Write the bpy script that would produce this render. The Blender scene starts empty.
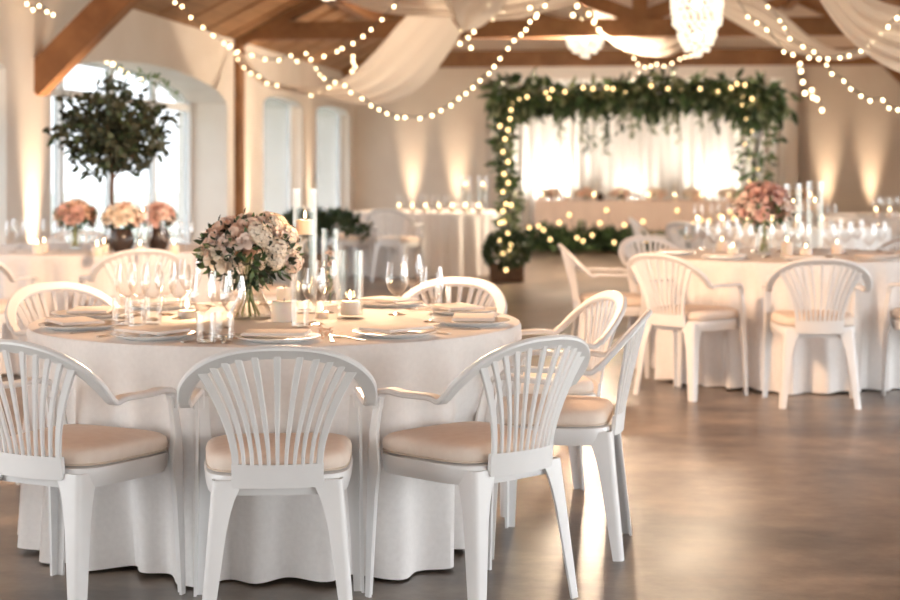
import bpy, bmesh, math, random
from mathutils import Vector, Matrix
random.seed(7)
C = bpy.context.scene.collection
PI = math.pi
F = 1700.0; HY = 163.0; CH = 1.33           # focal length in pixels, horizon row, camera height
TH = math.atan(190.0 / 1700.0)               # the room's axis lies this far to the right of the view axis
ORD = ['first','second','third','fourth','fifth','sixth','seventh','eighth','ninth','tenth','eleventh','twelfth','thirteenth','fourteenth','fifteenth','sixteenth','seventeenth','eighteenth','nineteenth','twentieth','twenty-first','twenty-second','twenty-third','twenty-fourth','twenty-fifth','twenty-sixth','twenty-seventh','twenty-eighth','twenty-ninth','thirtieth']

def V(*a): return Vector(a)
def at(px, py, Y): return V((px-450)/F*Y, Y, CH-(py-HY)/F*Y)
def onz(px, py, z):
    Y = F*(CH-z)/(py-HY)
    return V((px-450)/F*Y, Y, z)
def room(xr, yr, z=0.0):
    return V(xr*math.cos(TH)+yr*math.sin(TH), -xr*math.sin(TH)+yr*math.cos(TH), z)

# ------------------------------------------------------------------ materials
MATS = {}
def new_mat(name):
    m = bpy.data.materials.new(name); m.use_nodes = True
    nt = m.node_tree; b = nt.nodes['Principled BSDF']
    MATS[name] = m
    return m, nt, b
def setp(b, **k):
    for n, v in k.items():
        b.inputs[n.replace('_', ' ')].default_value = v
def noise(nt, scale, detail=4, rough=.55, vec=None, stretch=None):
    n = nt.nodes.new('ShaderNodeTexNoise')
    n.inputs['Scale'].default_value = scale; n.inputs['Detail'].default_value = detail
    n.inputs['Roughness'].default_value = rough
    tc = nt.nodes.new('ShaderNodeTexCoord')
    if stretch:
        mp = nt.nodes.new('ShaderNodeMapping'); mp.inputs['Scale'].default_value = stretch
        nt.links.new(tc.outputs['Object'], mp.inputs['Vector']); nt.links.new(mp.outputs['Vector'], n.inputs['Vector'])
    else:
        nt.links.new(tc.outputs['Object'], n.inputs['Vector'])
    return n
def ramp(nt, fac, c0, c1, p0=.3, p1=.7):
    r = nt.nodes.new('ShaderNodeValToRGB')
    r.color_ramp.elements[0].position = p0; r.color_ramp.elements[1].position = p1
    r.color_ramp.elements[0].color = (*c0, 1); r.color_ramp.elements[1].color = (*c1, 1)
    nt.links.new(fac, r.inputs['Fac'])
    return r
def bump(nt, b, height, strength=.2, dist=.01):
    n = nt.nodes.new('ShaderNodeBump'); n.inputs['Strength'].default_value = strength; n.inputs['Distance'].default_value = dist
    nt.links.new(height, n.inputs['Height']); nt.links.new(n.outputs['Normal'], b.inputs['Normal'])
def simple(name, c0, c1=None, rough=.5, scale=20, bmp=0, dist=.004, stretch=None, **k):
    m, nt, b = new_mat(name)
    setp(b, Roughness=rough, **k)
    n = noise(nt, scale, stretch=stretch)
    r = ramp(nt, n.outputs['Fac'], c0, c1 or tuple(x*.94 for x in c0))
    nt.links.new(r.outputs['Color'], b.inputs['Base Color'])
    if bmp: bump(nt, b, n.outputs['Fac'], bmp, dist)
    return m
simple('white_plastic', (.87,.86,.855), (.82,.815,.81), .32, 6)
simple('cream_cushion', (.88,.76,.66), (.83,.70,.60), .85, 30, .15)
simple('piping', (.70,.58,.48), None, .8)
simple('white_cloth', (.90,.87,.85), (.85,.82,.80), .9, 60, .08, .002)
simple('blush_cloth', (.86,.70,.60), (.80,.63,.53), .9, 60)
simple('curtain_frame', (.72,.64,.56), None, .7)
simple('napkin', (.90,.83,.77), (.85,.78,.72), .9, 40, .1)
simple('plaster', (.80,.72,.64), (.73,.64,.56), .92, 1.6, .25, .02)
simple('white_plaster', (.86,.80,.74), (.80,.73,.66), .9, 1.6, .2, .02)
simple('white_paint', (.86,.87,.88), None, .5)
simple('porcelain', (.90,.88,.86), None, .2)
simple('steel', (.72,.70,.68), None, .25, Metallic=1.0)
simple('candle_wax', (.93,.82,.70), (.90,.77,.64), .45, Subsurface_Weight=.3, Subsurface_Radius=(.02,.01,.006))
simple('wick', (.05,.04,.03), None, .9)
simple('cable', (.07,.06,.04), None, .6)
simple('black_metal', (.03,.03,.03), None, .45)
simple('dark_vase', (.05,.035,.03), None, .25)
simple('gold', (.75,.55,.28), None, .3, Metallic=1.0)
simple('bark', (.17,.10,.06), (.10,.06,.035), .9, 25, .4)
simple('pot', (.30,.22,.16), (.24,.17,.12), .8, 12)
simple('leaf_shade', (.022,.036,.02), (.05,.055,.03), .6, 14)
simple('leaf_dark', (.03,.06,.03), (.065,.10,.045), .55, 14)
simple('leaf_mid', (.08,.16,.06), (.15,.22,.10), .55, 14)
simple('leaf_pale', (.24,.30,.17), (.34,.38,.24), .6, 14)
simple('stem_green', (.25,.32,.12), (.18,.25,.08), .5)
simple('stem_pale', (.55,.55,.33), (.45,.47,.25), .5)
simple('rose_peach', (.90,.70,.57), (.84,.58,.45), .75, 30)
simple('rose_blush', (.93,.80,.72), (.90,.72,.63), .75, 30)
simple('rose_cream', (.94,.85,.73), (.92,.78,.63), .75, 30)
simple('rose_pink', (.80,.54,.47), (.70,.42,.37), .75, 30)
simple('lawn', (.50,.525,.45), (.58,.595,.53), 1.0, 1.2)
def wood(name, c0, c1, planks=None):
    m, nt, b = new_mat(name); setp(b, Roughness=.6)
    n = noise(nt, 5, 6, .65, stretch=(1, .12, 1) if planks else (.6,.6,.6))
    r = ramp(nt, n.outputs['Fac'], c0, c1, .3, .72)
    col = r.outputs['Color']
    if planks:
        tc = nt.nodes.new('ShaderNodeTexCoord'); w = nt.nodes.new('ShaderNodeTexWave')
        w.wave_type = 'BANDS'; w.bands_direction = 'X'; w.wave_profile = 'SAW'; w.inputs['Scale'].default_value = planks
        nt.links.new(tc.outputs['Object'], w.inputs['Vector'])
        r2 = ramp(nt, w.outputs['Fac'], (.25,.2,.17), (1,1,1), .0, .07)
        mx = nt.nodes.new('ShaderNodeMixRGB'); mx.blend_type = 'MULTIPLY'; mx.inputs[0].default_value = 1
        nt.links.new(col, mx.inputs[1]); nt.links.new(r2.outputs['Color'], mx.inputs[2]); col = mx.outputs[0]
    nt.links.new(col, b.inputs['Base Color']); bump(nt, b, n.outputs['Fac'], .3, .01)
    return m
wood('timber', (.20,.088,.036), (.36,.175,.075))
wood('boards', (.30,.155,.07), (.46,.26,.13), 1.6)
def floor_mat():
    m, nt, b = new_mat('polished_concrete')
    n = noise(nt, 1.1, 9, .66, stretch=(.8,1.3,1)); n2 = noise(nt, 5, 8, .68)
    r = ramp(nt, n.outputs['Fac'], (.085,.064,.050), (.33,.265,.21), .36, .66)
    r2 = ramp(nt, n2.outputs['Fac'], (.66,.64,.62), (1.15,1.13,1.11), .35, .65)
    mx = nt.nodes.new('ShaderNodeMixRGB'); mx.blend_type = 'MULTIPLY'; mx.inputs[0].default_value = 1
    nt.links.new(r.outputs['Color'], mx.inputs[1]); nt.links.new(r2.outputs['Color'], mx.inputs[2])
    nt.links.new(mx.outputs[0], b.inputs['Base Color'])
    rr = ramp(nt, n.outputs['Fac'], (.26,.26,.26), (.36,.36,.36), .2, .8)
    nt.links.new(rr.outputs['Color'], b.inputs['Roughness'])
    setp(b, Specular_IOR_Level=.55)
floor_mat()
def glass(name, tint, blend, gloss_col=(1,1,1), rough=.04):
    m = bpy.data.materials.new(name); m.use_nodes = True; MATS[name] = m
    nt = m.node_tree; nt.nodes.clear()
    o = nt.nodes.new('ShaderNodeOutputMaterial'); t = nt.nodes.new('ShaderNodeBsdfTransparent'); g = nt.nodes.new('ShaderNodeBsdfGlossy')
    mx = nt.nodes.new('ShaderNodeMixShader'); lw = nt.nodes.new('ShaderNodeLayerWeight')
    lw.inputs['Blend'].default_value = blend; t.inputs['Color'].default_value = (*tint, 1)
    g.inputs['Color'].default_value = (*gloss_col, 1); g.inputs['Roughness'].default_value = rough
    nt.links.new(lw.outputs['Facing'], mx.inputs['Fac']); nt.links.new(t.outputs[0], mx.inputs[1]); nt.links.new(g.outputs[0], mx.inputs[2])
    nt.links.new(mx.outputs[0], o.inputs['Surface'])
glass('clear_glass', (.985,.985,.982), .30)
glass('cylinder_glass', (.985,.985,.982), .17)
glass('water', (.975,.98,.97), .10)
glass('window_pane', (.60,.61,.62), .12, rough=.08)
for _l in list(MATS['window_pane'].node_tree.links):
    if _l.to_node.type == 'MIX_SHADER' and _l.to_socket.name in ('Fac', 'Factor'): MATS['window_pane'].node_tree.links.remove(_l)
[n for n in MATS['window_pane'].node_tree.nodes if n.type == 'MIX_SHADER'][0].inputs[0].default_value = .05
glass('crystal', (.9,.87,.8), .35, rough=.1)
def fabric(name, col, transp, transl, rough=.9):
    m = bpy.data.materials.new(name); m.use_nodes = True; MATS[name] = m
    nt = m.node_tree; nt.nodes.clear()
    o = nt.nodes.new('ShaderNodeOutputMaterial'); d = nt.nodes.new('ShaderNodeBsdfDiffuse'); tl = nt.nodes.new('ShaderNodeBsdfTranslucent'); tr = nt.nodes.new('ShaderNodeBsdfTransparent')
    a = nt.nodes.new('ShaderNodeMixShader'); b = nt.nodes.new('ShaderNodeMixShader')
    d.inputs['Color'].default_value = (*col, 1); tl.inputs['Color'].default_value = (*col, 1)
    a.inputs['Fac'].default_value = transl; b.inputs['Fac'].default_value = transp
    nt.links.new(d.outputs[0], a.inputs[1]); nt.links.new(tl.outputs[0], a.inputs[2])
    nt.links.new(a.outputs[0], b.inputs[1]); nt.links.new(tr.outputs[0], b.inputs[2]); nt.links.new(b.outputs[0], o.inputs['Surface'])
fabric('sheer', (.90,.82,.74), .10, .45)
fabric('curtain', (.90,.87,.83), .0, .25)
fabric('petal_leaf', (.12,.2,.07), .0, .3)
def emit(name, col, s):
    m = bpy.data.materials.new(name); m.use_nodes = True; MATS[name] = m
    nt = m.node_tree; nt.nodes.clear()
    o = nt.nodes.new('ShaderNodeOutputMaterial'); e = nt.nodes.new('ShaderNodeEmission')
    e.inputs['Color'].default_value = (*col, 1); e.inputs['Strength'].default_value = s
    nt.links.new(e.outputs[0], o.inputs['Surface'])
emit('bulb_glow', (1,.75,.44), 9)
emit('fairy_glow', (1,.66,.28), 5)
emit('flame', (1,.72,.40), 16)
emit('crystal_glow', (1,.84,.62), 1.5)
emit('lens_glow', (1,.75,.45), 6)

# ------------------------------------------------------------------ object helpers
def link(name, bm, mat, parent=None, smooth=True):
    me = bpy.data.meshes.new(name)
    bmesh.ops.recalc_face_normals(bm, faces=bm.faces)
    bm.to_mesh(me); bm.free()
    for p in me.polygons: p.use_smooth = smooth
    o = bpy.data.objects.new(name, me); C.objects.link(o)
    for x in (mat if isinstance(mat, (list, tuple)) else [mat]): me.materials.append(MATS[x])
    if parent: o.parent = parent
    if smooth:
        try: me.set_sharp_from_angle(angle=math.radians(40))
        except Exception: pass
    return o
def tag(o, label, cat, group=None):
    o['label'] = label; o['category'] = cat
    if group: o['group'] = group
    return o
def thing(name, label, cat, loc=(0,0,0), rz=0, group=None):
    o = bpy.data.objects.new(name, None); C.objects.link(o); o.empty_display_size = .1
    o.location = loc; o.rotation_euler = (0, 0, rz)
    return tag(o, label, cat, group)
def struct(o): o['kind'] = 'structure'; return o
KIDS = {}
def copy_tree(o, parent=None):
    c = o.copy(); C.objects.link(c)
    if parent: c.parent = parent
    for ch in list(o.children): copy_tree(ch, c)
    return c
def box(bm, lo, hi, M=None):
    vs = [bm.verts.new(V(x, y, z)) for x in (lo[0], hi[0]) for y in (lo[1], hi[1]) for z in (lo[2], hi[2])]
    for f in ((0,1,3,2),(4,6,7,5),(0,4,5,1),(2,3,7,6),(0,2,6,4),(1,5,7,3)): bm.faces.new([vs[i] for i in f])
    if M is not None:
        for v in vs: v.co = M @ v.co
    return vs
def rbox(bm, lo, hi, r=.01, seg=2, M=None):
    b2 = bmesh.new(); box(b2, lo, hi)
    bmesh.ops.bevel(b2, geom=b2.edges[:], offset=r, segments=seg, affect='EDGES', profile=.5)
    merge(bm, b2, M)
def merge(bm, b2, M=None):
    mp = {}
    for v in b2.verts: mp[v] = bm.verts.new(M @ v.co if M is not None else v.co)
    for f in b2.faces:
        try: bm.faces.new([mp[v] for v in f.verts])
        except ValueError: pass
    b2.free()
def prism(bm, poly, d):                        # poly: 3-D points, pushed along d
    a = [bm.verts.new(p) for p in poly]; b = [bm.verts.new(V(*p)+d) for p in poly]
    n = len(a); bm.faces.new(a); bm.faces.new(b[::-1])
    for i in range(n): bm.faces.new((a[i], a[(i+1)%n], b[(i+1)%n], b[i]))
def lathe(bm, prof, n=20, c=(0,0,0), cap0=True, cap1=False):
    rings = []
    for r, z in prof:
        if r < 1e-5: rings.append([bm.verts.new((c[0], c[1], c[2]+z))])
        else: rings.append([bm.verts.new((c[0]+r*math.cos(2*PI*i/n), c[1]+r*math.sin(2*PI*i/n), c[2]+z)) for i in range(n)])
    for a, b in zip(rings, rings[1:]):
        for i in range(n):
            j = (i+1) % n
            if len(a) == 1 and len(b) == 1: continue
            if len(a) == 1: bm.faces.new((a[0], b[j], b[i]))
            elif len(b) == 1: bm.faces.new((a[i], a[j], b[0]))
            else: bm.faces.new((a[i], a[j], b[j], b[i]))
    if cap0 and len(rings[0]) > 1: bm.faces.new(rings[0][::-1])
    if cap1 and len(rings[-1]) > 1: bm.faces.new(rings[-1])
def sweep(bm, pts, secs, side):
    """pts: centre line; secs: one list of (a,b) per point (a along side, b along tangent x side); side: vector or one per point"""
    n = len(pts); rings = []
    for i, p in enumerate(pts):
        t = (pts[min(i+1, n-1)]-pts[max(i-1, 0)]).normalized()
        s = side[i] if isinstance(side, list) else side
        s = (s - t*s.dot(t)).normalized(); u = t.cross(s)
        rings.append([bm.verts.new(p+s*a+u*b) for a, b in (secs[i] if isinstance(secs[0], list) else secs)])
    k = len(rings[0])
    for a, b in zip(rings, rings[1:]):
        for i in range(k): bm.faces.new((a[i], a[(i+1)%k], b[(i+1)%k], b[i]))
    bm.faces.new(rings[0][::-1]); bm.faces.new(rings[-1])
def rsec(w, t, c=.3):
    """rounded flat section, w wide and t thick"""
    x, y = w/2, t/2; r = min(x, y)*c*2*.5
    return [(x-r,y),(x,y-r),(x,-y+r),(x-r,-y),(-x+r,-y),(-x,-y+r),(-x,y-r),(-x+r,y)]
def tube(bm, pts, r, n=6):
    pts = [V(*p) for p in pts]
    rs = r if isinstance(r, list) else [r]*len(pts)
    up = V(.13, .27, .95) if abs((pts[-1]-pts[0]).normalized().z) < .9 else V(1, .1, 0)
    sweep(bm, pts, [[(q*math.cos(2*PI*i/n), q*math.sin(2*PI*i/n)) for i in range(n)] for q in rs], up)
def catmull(P, per=6):
    P = [V(*p) for p in P]; out = []
    for i in range(len(P)-1):
        a, b, c, d = P[max(i-1,0)], P[i], P[i+1], P[min(i+2, len(P)-1)]
        for k in range(per):
            t = k/per
            out.append(.5*((2*b)+(c-a)*t+(2*a-5*b+4*c-d)*t*t+(3*b-a-3*c+d)*t**3))
    out.append(P[-1]); return out
def ball(bm, c, r, u=10, v=7, sz=1.0):
    lathe(bm, [(r*math.sin(PI*i/v), -r*sz*math.cos(PI*i/v)) for i in range(v+1)], u, c)
def leaf(bm, p, d, up, L, W):
    d = d.normalized(); s = d.cross(up)
    if s.length < 1e-3: s = d.cross(V(1,0,0))
    s.normalize(); n = s.cross(d)
    a = bm.verts.new(p); b = bm.verts.new(p+d*L*.35+s*W*.5+n*W*.12); c = bm.verts.new(p+d*L*.75+s*W*.34+n*W*.05); e = bm.verts.new(p+d*L-n*L*.12)
    f = bm.verts.new(p+d*L*.75-s*W*.34+n*W*.05); g = bm.verts.new(p+d*L*.35-s*W*.5+n*W*.12); m = bm.verts.new(p+d*L*.45)
    for q in ((a,b,m),(b,c,m),(c,e,m),(e,f,m),(f,g,m),(g,a,m)): bm.faces.new(q)
def rdir(rnd=random):
    while True:
        v = V(rnd.uniform(-1,1), rnd.uniform(-1,1), rnd.uniform(-1,1))
        if .05 < v.length < 1: return v.normalized()

# ------------------------------------------------------------------ the room (built in room axes, turned by -TH)
def roomobj(o): o.rotation_euler = (0, 0, -TH); return o
WX, WT, PZ, RZ, Y0, Y1 = 4.8, .6, 2.8, 5.3, -5.0, 28.4
bm = bmesh.new(); box(bm, (-WX-WT, Y0, -.2), (WX+WT, Y1+.4, 0)); struct(roomobj(link('floor', bm, 'polished_concrete', smooth=False)))
bm = bmesh.new(); box(bm, (-90, -60, -.6), (90, 90, -.25)); struct(link('ground_exterior', bm, 'lawn', smooth=False))

def wall_openings(name, x0, x1, ops, mat):
    """a long wall with arched openings: (y0, y1, sill, spring, rise)"""
    bm = bmesh.new(); y = Y0
    for a, b, sill, spr, rise in ops:
        box(bm, (x0, y, 0), (x1, a, PZ)); y = b
        if sill > 0: box(bm, (x0, a, 0), (x1, b, sill))
        N = 14; poly = [V(x0, a, PZ)]
        for i in range(N+1):
            t = i/N; poly.append(V(x0, a+(b-a)*t, spr+rise*math.sqrt(max(0, 1-(2*t-1)**2))**1.2))
        poly.append(V(x0, b, PZ)); prism(bm, poly, V(x1-x0, 0, 0))
    box(bm, (x0, y, 0), (x1, Y1+.4, PZ))
    return struct(roomobj(link(name, bm, mat, smooth=False)))
LOPS = [(0.5,4.5,.3,2.05,.22),(8.4,12.5,.3,2.05,.22),(13.5,19.5,.3,2.02,.28),(21.4,23.9,.3,2.12,.1),(25.0,27.9,.3,2.12,.1)]
wall_openings('wall_left', -WX-WT, -WX, LOPS, 'white_plaster')
ROPS = [(-3.5,-.3,0,2.3,.2),(.6,5.2,0,2.4,.25),(6.0,10.2,0,2.4,.25),(12,15,.3,2.1,.2),(18,21,.3,2.1,.2)]
wall_openings('wall_right', WX, WX+WT, ROPS, 'white_plaster')
bm = bmesh.new()
prism(bm, [V(-WX,Y1,0),V(WX,Y1,0),V(WX,Y1,PZ),V(0,Y1,RZ),V(-WX,Y1,PZ)], V(0,.4,0))
struct(roomobj(link('wall_back', bm, 'plaster', smooth=False)))
sl = math.atan2(RZ-PZ, WX)
bm = bmesh.new()                                   # gable behind the camera with a wide barn door opening
prism(bm, [V(-WX-WT,Y0,0),V(-1.2,Y0,0),V(-1.2,Y0,2.4),V(1.2,Y0,2.4),V(1.2,Y0,0),V(WX+WT,Y0,0),V(WX+WT,Y0,PZ-.3),V(0,Y0,RZ),V(-WX-WT,Y0,PZ-.3)], V(0,-.4,0))
struct(roomobj(link('wall_front', bm, 'white_plaster', smooth=False)))
for s in (-1, 1):
    bm = bmesh.new(); n = V(s*math.sin(sl), 0, math.cos(sl))*.1
    prism(bm, [V(s*(WX+WT+.3), Y0-.4, PZ-.9*math.tan(sl)), V(0, Y0-.4, RZ), V(0, Y1+.6, RZ), V(s*(WX+WT+.3), Y1+.6, PZ-.9*math.tan(sl))], n)
    struct(roomobj(link('ceiling', bm, 'boards', smooth=False)))
k = 0
for (a, b, sill, spr, rise) in LOPS[1:]:
    k += 1
    dp = .14 if k > 2 else .43; bar = k <= 2; fx0, fx1 = -WX-dp-.07, -WX-dp; top = spr+rise+.05
    bm = bmesh.new(); e = .09
    nm = 4 if b-a > 5 else (3 if b-a > 3.5 else 1)
    box(bm, (fx0, a, sill), (fx1, b, sill+e))
    if bar: box(bm, (fx0, a, top-.42), (fx1, b, top-.34))
    for i in range(nm+1):
        yy = a+(b-a)*i/nm; box(bm, (fx0, yy-e/2 if 0<i<nm else (yy if i==0 else yy-e), sill), (fx1, yy+e/2 if 0<i<nm else (yy+e if i==0 else yy), top-.05))
    fr = struct(roomobj(link('window_%d' % k, bm, 'white_paint', smooth=False)))
    bm = bmesh.new(); box(bm, (-WX-dp-.04, a, sill), (-WX-dp-.03, b, top)); link('pane', bm, 'window_pane', fr, smooth=False)
# timber frames: tie beam, posts, braces, rafters
def beam(bm, p, q, w, h, side=V(0,1,0)):
    sweep(bm, [V(*p), V(*q)], [(w/2,h/2),(w/2,-h/2),(-w/2,-h/2),(-w/2,h/2)], side)
for k, (yr, bz0, bz1) in enumerate([(6.25,2.82,3.04),(13.2,2.82,3.04),(19.95,2.80,3.01),(27.2,2.87,3.13)]):
    root = bpy.data.objects.new('trim_%d' % (k+1), None); C.objects.link(root); struct(root); roomobj(root)
    def part(nm, f):
        bm = bmesh.new(); f(bm); return link(nm, bm, 'timber', root, smooth=False)
    part('tie_beam', lambda bm: box(bm, (-WX, yr-.1, bz0), (WX, yr+.1, bz1)))
    for s in (-1, 1):
        part('rafter', lambda bm: beam(bm, (s*WX, yr, PZ+.02), (0, yr, RZ-.12), .18, .22))
        part('strut', lambda bm: beam(bm, (0, yr, bz1), (s*2.3, yr, RZ-.2-2.3*math.tan(sl)), .14, .16))
        if k == 2 or (k == 3 and s > 0): part('post', lambda bm: box(bm, (s*WX-(.07 if s>0 else .05), yr-.12, 0), (s*WX+(.05 if s>0 else .07), yr+.12, bz0)))
        if not (k in (2,) or (k == 3 and s < 0)): part('knee_brace', lambda bm: beam(bm, (s*(WX+.05), yr, 1.95), (s*(WX-.98), yr, 2.96), .20, .23))
    part('king_post', lambda bm: box(bm, (-.09, yr-.09, bz1), (.09, yr+.09, RZ-.1)))
i = 40
for s in (-1, 1):
    for k in range(13, 29):
        yr = k*.95+.4; i += 1; bm = bmesh.new(); beam(bm, (s*WX, yr, PZ+.06), (0, yr, RZ-.05), .09, .12); struct(roomobj(link('trim_%d' % i, bm, 'timber', smooth=False)))
i = 0
for s in (-1, 1):
    for xx in (1.2, 2.4, 3.6):                       # purlins
        i += 1; bm = bmesh.new(); z = RZ-xx*math.tan(sl)-.10
        box(bm, (s*xx-.07, Y0, z-.1), (s*xx+.07, Y1, z+.06)); struct(roomobj(link('trim_%d' % (10+i), bm, 'timber', smooth=False)))

# ------------------------------------------------------------------ armchair prototype (local: front +y)
def make_chair():
    root = thing('armchair', 'x', 'chair')
    # seat shell with apron
    bm = bmesh.new()
    def outline(s, z, n=36):
        out = []
        for i in range(n):
            a = 2*PI*i/n; ca, sa = math.cos(a), math.sin(a)
            e = .42
            x = math.copysign(abs(ca)**e, ca); y = math.copysign(abs(sa)**e, sa)
            hw = .205+.03*(y+1)/2
            out.append(V(x*hw*s, .005+y*.213*s, z))
        return out
    rings = [outline(.96,.380), outline(.985,.40), outline(1.0,.425), outline(.985,.437), outline(.93,.441)]
    vr = [[bm.verts.new(p) for p in r] for r in rings]
    for a, b in zip(vr, vr[1:]):
        for i in range(36): bm.faces.new((a[i], a[(i+1)%36], b[(i+1)%36], b[i]))
    bm.faces.new(vr[-1]); 
    inn = [bm.verts.new(V(v.co.x*.95, v.co.y*.95, .380)) for v in vr[0]]; inn2 = [bm.verts.new(V(v.co.x, v.co.y, .428)) for v in inn]
    for i in range(36):
        j = (i+1)%36
        bm.faces.new((vr[0][j], vr[0][i], inn[i], inn[j])); bm.faces.new((inn[j], inn[i], inn2[i], inn2[j]))
    bm.faces.new(inn2[::-1])
    link('seat', bm, 'white_plastic', root)
    # cushion
    bm = bmesh.new()
    def cring(s, z, n=40):
        out = []
        for i in range(n):
            a = 2*PI*i/n; ca, sa = math.cos(a), math.sin(a); e = .42
            x = math.copysign(abs(ca)**e, ca); y = math.copysign(abs(sa)**e, sa)
            hw = .200+.030*(y+1)/2
            out.append(V(x*hw*s, .010+y*.207*s, z))
        return out
    prof = [(.90,.441),(.97,.443),(1.0,.455),(1.005,.468),(.985,.482),(.94,.491),(.85,.497),(.65,.501),(.4,.503)]
    vr = [[bm.verts.new(p) for p in cring(*q)] for q in prof]
    for a, b in zip(vr, vr[1:]):
        for i in range(40): bm.faces.new((a[i], a[(i+1)%40], b[(i+1)%40], b[i]))
    bm.faces.new(vr[-1]); bm.faces.new(vr[0][::-1])
    cu = link('cushion', bm, 'cream_cushion', root); cu['label'] = 'cream seat pad'
    bm = bmesh.new(); pts = cring(.99,.447); pts.append(pts[0]); tube(bm, pts, .0035, 5); link('piping', bm, 'piping', cu)
    # backrest: arch + lower panel
    def arch(a):                                   # a 0..pi, right to left
        ca, sa = math.cos(a), math.sin(a)
        x = .268*math.copysign(abs(ca)**(2/2.5), ca); z = .645+.157*abs(sa)**(2/2.1)
        return V(x, -.318+.92*(.802-z), z)
    bm = bmesh.new()
    N = 30; pts = [arch(PI*i/N) for i in range(N+1)]
    sides = []
    for i, p in enumerate(pts):
        sides.append(V(0, .72, .69))
    # band faces backwards: width in the plane of the arch, thickness across it
    secs = []
    nrm = V(0, .72, .69)
    for i in range(N+1):
        w = .046 if 3 < i < N-3 else .046-.004*(3-min(i, N-i))
        secs.append(rsec(.020, w, .5))
    sweep(bm, pts, secs, nrm)
    yb = -.212
    def panel_pt(x, z): return V(x, yb-.02*(1-(x/.13)**2)-.10*(z-.40), z)
    gx = 10; rows = [.406,.412,.44,.468,.474]; th = .014
    grid = {}
    for sgn in (0, 1):
        for i in range(gx+1):
            x = (-.5+i/gx)*.262
            for j, z in enumerate(rows):
                p = panel_pt(x*(1 if z > .41 else .97), z); p.y += th*(sgn-.5); grid[sgn, i, j] = bm.verts.new(p)
    R = len(rows)
    for i in range(gx):
        for j in range(R-1):
            for sgn in (0, 1): bm.faces.new([grid[sgn, i, j], grid[sgn, i+1, j], grid[sgn, i+1, j+1], grid[sgn, i, j+1]])
        for j in (0, R-1): bm.faces.new([grid[0, i, j], grid[0, i+1, j], grid[1, i+1, j], grid[1, i, j]])
    for j in range(R-1):
        for i in (0, gx): bm.faces.new([grid[0, i, j], grid[1, i, j], grid[1, i, j+1], grid[0, i, j+1]])
    br = link('backrest', bm, 'white_plastic', root)
    ns = 11
    for q in range(ns):
        f = -1+2*q/(ns-1); xb = f*.119
        outer = q in (0, ns-1)
        ang = PI/2 - f*.86
        top = arch(ang); bot = panel_pt(xb, .470)
        pts, secs = [], []
        for i in range(9):
            t = i/8
            x = xb+(top.x-xb)*(t**(1.75 if abs(f) > .5 else 1.4)); z = bot.z+(top.z-bot.z)*t
            y = bot.y+(top.y-bot.y)*(t**1.15)
            pts.append(V(x, y, z)); w = (.019+.010*t) if outer else (.0105+.011*t)
            secs.append(rsec(w, .011, .5))
        b2 = bmesh.new(); sweep(b2, pts, secs, V(1,0,0)); link('slat', b2, 'white_plastic', br)
    # legs: angle section, corner outwards
    def lsec(w, t, sx, sy):
        P = [(0,-.018),(-.0025,-.008),(-.008,-.0025),(-.018,0),(-w,0),(-w,-t),(-t*1.3,-t*1.1),(-t,-t*1.4),(-t,-w),(0,-w)]
        return [(a*sx, b*sy) for a, b in P]
    def legmesh(path, ws, sx, sy):
        bm = bmesh.new(); rings = []
        for p, w in zip(path, ws): rings.append([bm.verts.new(p+V(a, b, 0)) for a, b in lsec(w, .009, sx, sy)])
        k = len(rings[0])
        for a, b in zip(rings, rings[1:]):
            for i in range(k): bm.faces.new((a[i], a[(i+1)%k], b[(i+1)%k], b[i]))
        bm.faces.new(rings[0]); bm.faces.new(rings[-1][::-1]); return bm
    for s in (-1, 1):
        # rear leg
        zs = [0,.1,.2,.28,.33,.37,.40,.425]; path = [V(s*(.220-.033*(z/.425)), -.256+.044*(z/.425), z) for z in zs]
        link('leg', legmesh(path, [.036,.042,.048,.053,.060,.069,.080,.090], s, -1), 'white_plastic', root)
        # front leg, up to the arm
        zs = [0,.15,.30,.36,.40,.43,.50,.57,.615]; path = []
        for z in zs: path.append(V(s*(.262-.008*min(1, z/.43)), (.208-.004*min(1, z/.43))-.04*max(0, (z-.43)/.19)**2, z))
        link('leg', legmesh(path, [.032,.038,.046,.053,.062,.056,.044,.040,.038], s, 1), 'white_plastic', root)
        # arm
        a0 = arch(0 if s > 0 else PI)
        P = catmull([a0+V(-s*.003,-.004,.012), a0+V(-s*.004,.022,-.010), a0+V(-s*.010,.075,-.004), V(s*.254,.02,.638), V(s*.250,.085,.641), V(s*.247,.135,.632), V(s*.246,.152,.608), V(s*.245,.156,.580)], 5)
        bm = bmesh.new(); sweep(bm, P, [rsec(.034+.010*math.sin(PI*min(1, i/(len(P)-1))), .018, .5) for i in range(len(P))], V(1,0,0))
        link('armrest', bm, 'white_plastic', root)
    return root
CHAIRS = []
CHAIR = make_chair(); first = [True]
def chair(x, y, deg, label, group):
    o = CHAIR if first[0] else copy_tree(CHAIR); first[0] = False
    o.location = (x, y, 0); o.rotation_euler = (0, 0, math.radians(deg)); CHAIRS.append((x, y, math.radians(deg))); return tag(o, label, 'chair', group)
def around(cx, cy, ang, r):                      # ang from the camera side, positive to the right
    a = math.radians(ang); return cx+r*math.sin(a), cy-r*math.cos(a)

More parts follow.
